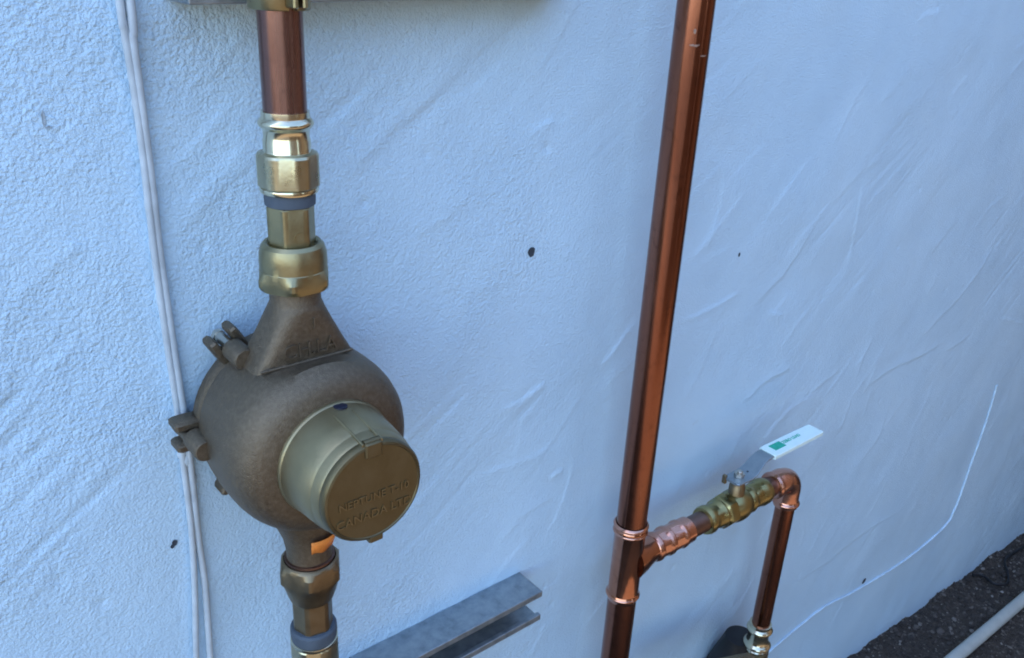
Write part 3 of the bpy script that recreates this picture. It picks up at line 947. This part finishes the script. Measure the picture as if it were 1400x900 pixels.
BR = 0.0138
g = revolve([(BR, 0.090), (BR, 0.150)], VA, VD, n=32)
tag(g.obj('copper_pipe', M_COPPER_DULL), 'short dull copper stub between the tee and brass valve', 'pipe')

valve = thing('ball_valve', VA + VD * 0.201 - Vector((0, 0, 0.022)), 'brass ball valve with a mint white lever handle', 'valve')
prof = [(0.0142, 0.1375), (0.0176, 0.1385), (0.0188, 0.1420), (0.0188, 0.1470), (0.0172, 0.1520), (0.0163, 0.1545, 0.0177), (0.0163, 0.1605, 0.0177), (0.0182, 0.1640), (0.0192, 0.1675), (0.0186, 0.1710)]
g = revolve(prof, VA, VD, n=60, rot=R(15)); g.obj('press_end', M_BRASS_VALVE, valve, 20)
prof = [(0.0184, 0.1700), (0.0194, 0.1725, 0.0222), (0.0200, 0.1745, 0.0230), (0.0200, 0.1850, 0.0230), (0.0196, 0.1870, 0.0222), (0.0200, 0.1890), (0.0216, 0.1950), (0.0222, 0.2020), (0.0216, 0.2090), (0.0196, 0.2170), (0.0180, 0.2210)]
g = revolve(prof, VA, VD, n=60, rot=R(5)); vb = g.obj('valve_body', M_BRASS_VALVE, valve, 20)
prof = [(0.0176, 0.2200), (0.0190, 0.2240), (0.0190, 0.2280), (0.0170, 0.2330), (0.0162, 0.2360, 0.0176), (0.0162, 0.2440, 0.0176), (0.0174, 0.2475), (0.0188, 0.2530), (0.0188, 0.2600), (0.0172, 0.2660), (0.0144, 0.2670)]
g = revolve(prof, VA, VD, n=60, rot=R(15)); g.obj('press_end', M_BRASS_VALVE, valve, 20)
sc_ = VA + VD * 0.201
g = revolve([(0.0110, 0.012), (0.0106, 0.0310), (0.0092, 0.0330), (0.0090, 0.0395)], sc_, (0, 0, 1), n=28); g.obj('stem_bonnet', M_BRASS_DARK, valve)
g = revolve([(0.0038, 0.036), (0.0038, 0.0530), (0.0030, 0.0538)], sc_, (0, 0, 1), n=16)
revolve([(0.0062, 0.0455, 0.0069), (0.0062, 0.0505, 0.0069)], sc_, (0, 0, 1), n=36, geo=g); g.obj('stem_nut', M_BOLT, valve)
# lever: flat stamped bar, up-crank, then sleeve
lx = Vector((1, -0.016, 0)).normalized(); ly = Vector((0.016, 1, 0)).normalized()
def bar(stations, th):
    """stations (s, z, halfwidth) swept along lx"""
    g = Geo(); rings = []
    for s, z, w in stations:
        c = sc_ + lx * s + Vector((0, 0, z))
        e = min(0.0008, th * .3)
        rings.append([c + ly * yy + Vector((0, 0, zz)) for yy, zz in ((-w, -th / 2 + e), (-w + e, -th / 2), (w - e, -th / 2), (w, -th / 2 + e), (w, th / 2 - e), (w - e, th / 2), (-w + e, th / 2), (-w, th / 2 - e))])
    return g.loft(rings)
g = bar([(-0.0170, 0.0435, 0.0105), (-0.0150, 0.0435, 0.0130), (0.012, 0.0435, 0.0136), (0.022, 0.0455, 0.0130), (0.038, 0.0580, 0.0116), (0.045, 0.0600, 0.0114), (0.055, 0.0602, 0.0114), (0.160, 0.0606, 0.0114)], 0.0032)
lever = g.obj('lever', M_STEEL, valve, 30)
g = revolve([(0.0015, 0.0), (0.0015, 0.0022)], sc_ + lx * 0.0175 + Vector((0, 0, 0.0445)), (0, 0, 1), n=12); g.obj('rivet_hole', M_MARK, lever)
g = Geo().box(sc_ + lx * -0.0165 + ly * 0.0100 + Vector((0, 0, 0.0420)), (0.0022, 0.0028, 0.0062), None, 0.0006); g.obj('stop_tab', M_BRASS_DARK, lever)
g = bar([(0.0560, 0.0602, 0.0116), (0.0566, 0.0602, 0.0134), (0.066, 0.0604, 0.0136), (0.145, 0.0607, 0.0130), (0.1655, 0.0608, 0.0126), (0.1665, 0.0608, 0.0106)], 0.0064)
slv = g.obj('vinyl_sleeve', M_SLEEVE, lever, 30)
ML = Matrix((lx, ly, Vector((0, 0, 1)))).transposed().to_4x4()
def on_sleeve(s, w, z): return sc_ + lx * s + ly * w + Vector((0, 0, z))
g = Geo().box(on_sleeve(0.0790, 0.0015, 0.0637), (0.0115, 0.0064, 0.0003), ML.to_3x3())
g.obj('print_block', M_GREEN, slv)
g = text_geo('ZERO LEAD', 0.0075, 0.0003, Matrix.Translation(on_sleeve(0.1110, 0.0020, 0.0640)) @ ML); g.obj('printed_words', M_GREEN, slv)

g = revolve([(BR, 0.255), (BR, 0.300)], VA, VD, n=32)
tag(g.obj('copper_pipe', M_COPPER_DULL), 'very short dull copper stub between valve and elbow', 'pipe')

# elbow: socket, quarter bend, downward socket with bead
elb = thing('copper_elbow', (VB.x, VB.y, 0.695), 'copper elbow turning the branch down after the valve', 'pipe elbow')
br = 0.0215
VL = (VB - VA).length
pth = [VA + VD * (VL - 0.046), VA + VD * (VL - 0.034)]
cc = VB - VD * br - Vector((0, 0, br))
for i in range(13):
    a = PI / 2 * i / 12
    pth.append(cc + VD * (br * math.sin(a)) + Vector((0, 0, br * math.cos(a))))
pth += [Vector((VB.x, VB.y, VB.z - br - 0.005 * k)) for k in range(1, 5)]
def er(t): return 0.0168 + 0.0014 * math.exp(-((t - .08) / .05) ** 2)
g = tube(pth, er, 32); g.obj('elbow_bend', M_COPPER_NEW, elb, 60)
g = revolve([(0.0146, VL - 0.0480), (0.0180, VL - 0.0468)] + [(0.0180 + 0.0014 * math.sin(PI * i / 5), VL - 0.0460 + 0.0072 * i / 5) for i in range(6)] + [(0.0170, VL - 0.036)], VA, VD, n=32)
g.obj('socket_rim', M_COPPER_NEW, elb)
prof = [(0.0146, 0.6990), (0.0170, 0.6995)] + bead(0.0172, 0.7055, 0.0194, 0.0075)[::-1] + [(0.0168, 0.7115), (0.0168, 0.7200)]
g = revolve(prof, (VB.x, VB.y, 0)); g.obj('rolled_bead', M_COPPER_NEW, elb)

DX, DY = VB.x + 0.0012, VB.y
g = revolve([(BR, 0.460), (BR, 0.705)], (DX, DY, 0), n=40)
tag(g.obj('copper_pipe', M_COPPER), 'thin copper pipe dropping from the elbow', 'pipe')

# fitting under the drop pipe
ft = thing('press_adapter', (DX, DY, 0.36), 'shiny ringed press adapter at the foot of the thin copper pipe', 'pipe fitting')
prof = [(0.0142, 0.4830), (0.0164, 0.4825)] + bead(0.0162, 0.4720, 0.0196, 0.0105) + [(0.0158, 0.4640), (0.0156, 0.4560), (0.0164, 0.4500)] + bead(0.0172, 0.4430, 0.0212, 0.0105) + \
       [(0.0186, 0.4360), (0.0182, 0.4300)]
g = revolve(prof[::-1], (DX, DY, 0)); g.obj('press_socket', M_NICKEL, ft)
g = revolve([(0.0188, 0.4020, 0.0202), (0.0188, 0.4310, 0.0202)], (DX, DY, 0), n=60, rot=R(8)); g.obj('hex_collar', M_BRASS_DARK, ft, 20)
g = revolve([(0.0205, 0.3700), (0.0218, 0.3800), (0.0218, 0.3990), (0.0200, 0.4030)], (DX, DY, 0)); g.obj('lower_socket', M_NICKEL, ft)

bo = [(0.058, 0.3000), (0.055, 0.3350), (0.048, 0.3650), (0.038, 0.3960), (0.0290, 0.4220), (0.0230, 0.4400), (0.0205, 0.4410)]
g = revolve(bo, (DX - 0.006, DY + 0.026, 0), (0, 0, 1), n=48)
tag(g.obj('rubber_boot', M_BLACK), 'black rubber boot behind the ringed press adapter', 'boot')

# ribbed grey union to the left of the boot, mostly below the picture
KA = Vector((0.668, -0.100, 0.452)); KB = Vector((0.480, -0.080, 0.512)); KD = (KB - KA).normalized(); KL = (KB - KA).length
kn = thing('hose_union', (0.60, -0.09, 0.44), 'grey brown knurled union at the bottom edge left of the boot', 'pipe fitting')
prof = []
k = 0.0
while k < KL * 0.62:
    prof += [(0.0192, k), (0.0218, k + .0014), (0.0218, k + .0050), (0.0192, k + .0064)]; k += 0.009
g = revolve(prof, KA, KD, n=40); g.obj('knurled_sleeve', M_BRASS_DARK, kn)
g = revolve([(0.0180, KL * .6), (0.0180, KL * .80), (0.0212, KL * .82), (0.0212, KL), (0.0150, KL * 1.02)], KA, KD, n=40); g.obj('union_end', M_BRASS_DARK, kn)

# ------------------------------------------------------------------ cables on the wall
run = thing('wall_cable', (-0.075, 0, 0.0), 'pair of painted-over grey white cables running down the wall left of the meter', 'cable')
cA = [(-0.0790, 1.55), (-0.0779, 1.367), (-0.0774, 1.3541), (-0.0760, 1.3274), (-0.0752, 1.3044), (-0.0748, 1.2757), (-0.0754, 1.2306), (-0.0756, 1.1989), (-0.0750, 1.1486), (-0.0730, 1.0882), (-0.0723, 1.0499), (-0.0728, 1.0235), (-0.0730, 0.9679), (-0.0762, 0.9103), (-0.0822, 0.8342), (-0.088, 0.74), (-0.09, 0.3)]
cB = [(-0.0700, 1.55), (-0.0716, 1.367), (-0.0728, 1.3452), (-0.0724, 1.3182), (-0.0721, 1.2996), (-0.0716, 1.2707), (-0.0716, 1.2355), (-0.0719, 1.1986), (-0.0708, 1.142), (-0.0689, 1.0809), (-0.0678, 1.0484), (-0.0678, 1.0149), (-0.0682, 0.9515), (-0.0676, 0.9062), (-0.0706, 0.8274), (-0.073, 0.74), (-0.075, 0.3)]
for k, cc_ in enumerate((cA, cB)):
    path = smooth_path([(x, -0.0052 - 0.0008 * math.sin(z * 23 + k), z) for x, z in cc_], 8)
    tube(path, 0.0026 if k == 0 else 0.0029, 12).obj('cable', M_CABLE, run, 60)
# paint and caulk bridging the pair
rs = random.Random(4)
pth = [(( cA[i][0] + cB[i][0]) / 2 - 0.0004, -0.0012, cA[i][1] * .5 + cB[i][1] * .5) for i in range(1, 11)]
tube(smooth_path(pth, 10), lambda t: 0.0027 + 0.0006 * math.sin(t * 61) + 0.0005 * math.sin(t * 137 + 1), 10).obj('caulk_bead', M_CAULK, run, 60)
for x, z, r in ((-0.0730, 1.165, 0.0040), (-0.0735, 1.263, 0.0034), (-0.0705, 1.030, 0.0048), (-0.0675, 1.010, 0.0040), (-0.0725, 1.036, 0.0038)):
    g = Geo()
    rings = []
    for k in range(6):
        a = PI * (k + .35) / 6.7
        rings.append([(x + r * math.sin(a) * math.cos(2 * PI * i / 12) * (1 + .2 * math.sin(3 * i + z * 50)), -0.0035 - r * 0.8 * math.sin(a) * max(-.6, math.sin(2 * PI * i / 12)), z + 1.6 * r * math.cos(a)) for i in range(12)])
    g.loft(rings[::-1]); g.obj('paint_lump', M_CAULK, run, 80)

wire = [(1.634, 0.600), (1.6347, 0.5905), (1.6396, 0.5114), (1.6240, 0.3855), (1.6148, 0.3106), (1.6070, 0.2834), (1.5850, 0.2575), (1.4437, 0.2423), (1.2283, 0.2574), (1.0878, 0.2797), (1.0033, 0.277), (0.9241, 0.2724), (0.82, 0.26), (0.76, 0.25)]
path = smooth_path([(x, wall_y(x, z) - 0.0016, z) for x, z in wire], 8)
path = [Vector((p.x, min(p.y, wall_y(p.x, p.z) - 0.0016), p.z)) for p in path]
g = tube(path, 0.0022, 10)
tag(g.obj('thin_wire', M_WIRE, None, 60), 'thin off-white wire tacked along the lower right of the wall', 'wire')
# ------------------------------------------------------------------ things on the ground
c0 = Vector((1.476, -0.137, 0.04)); c1 = Vector((1.848, -0.1335, 0.005))
d = (c1 - c0).normalized()
pth = [c0 + d * s for s in np.linspace(-0.42, 1.2, 30)]
pth = [Vector((p.x, p.y, float(ground_z(p.x, p.y)) + 0.016 + 0.003 * math.sin(p.x * 2))) for p in pth]
g = tube(pth, 0.0135, 28)
tag(g.obj('plastic_conduit', M_PVC, None, 60), 'grey white plastic conduit lying on the ground near the wall', 'conduit')
lp = [(1.84, -0.012), (1.862, -0.030), (1.852, -0.062), (1.885, -0.080), (1.936, -0.062), (2.0, -0.030), (2.12, -0.030)]
path = smooth_path([(x, y, float(ground_z(x, y)) + 0.011) for x, y in lp], 8)
g = tube(path, 0.0035, 10)
tag(g.obj('black_cord', M_BLACK, None, 60), 'black cord curled on the dark ground against the wall', 'cord')
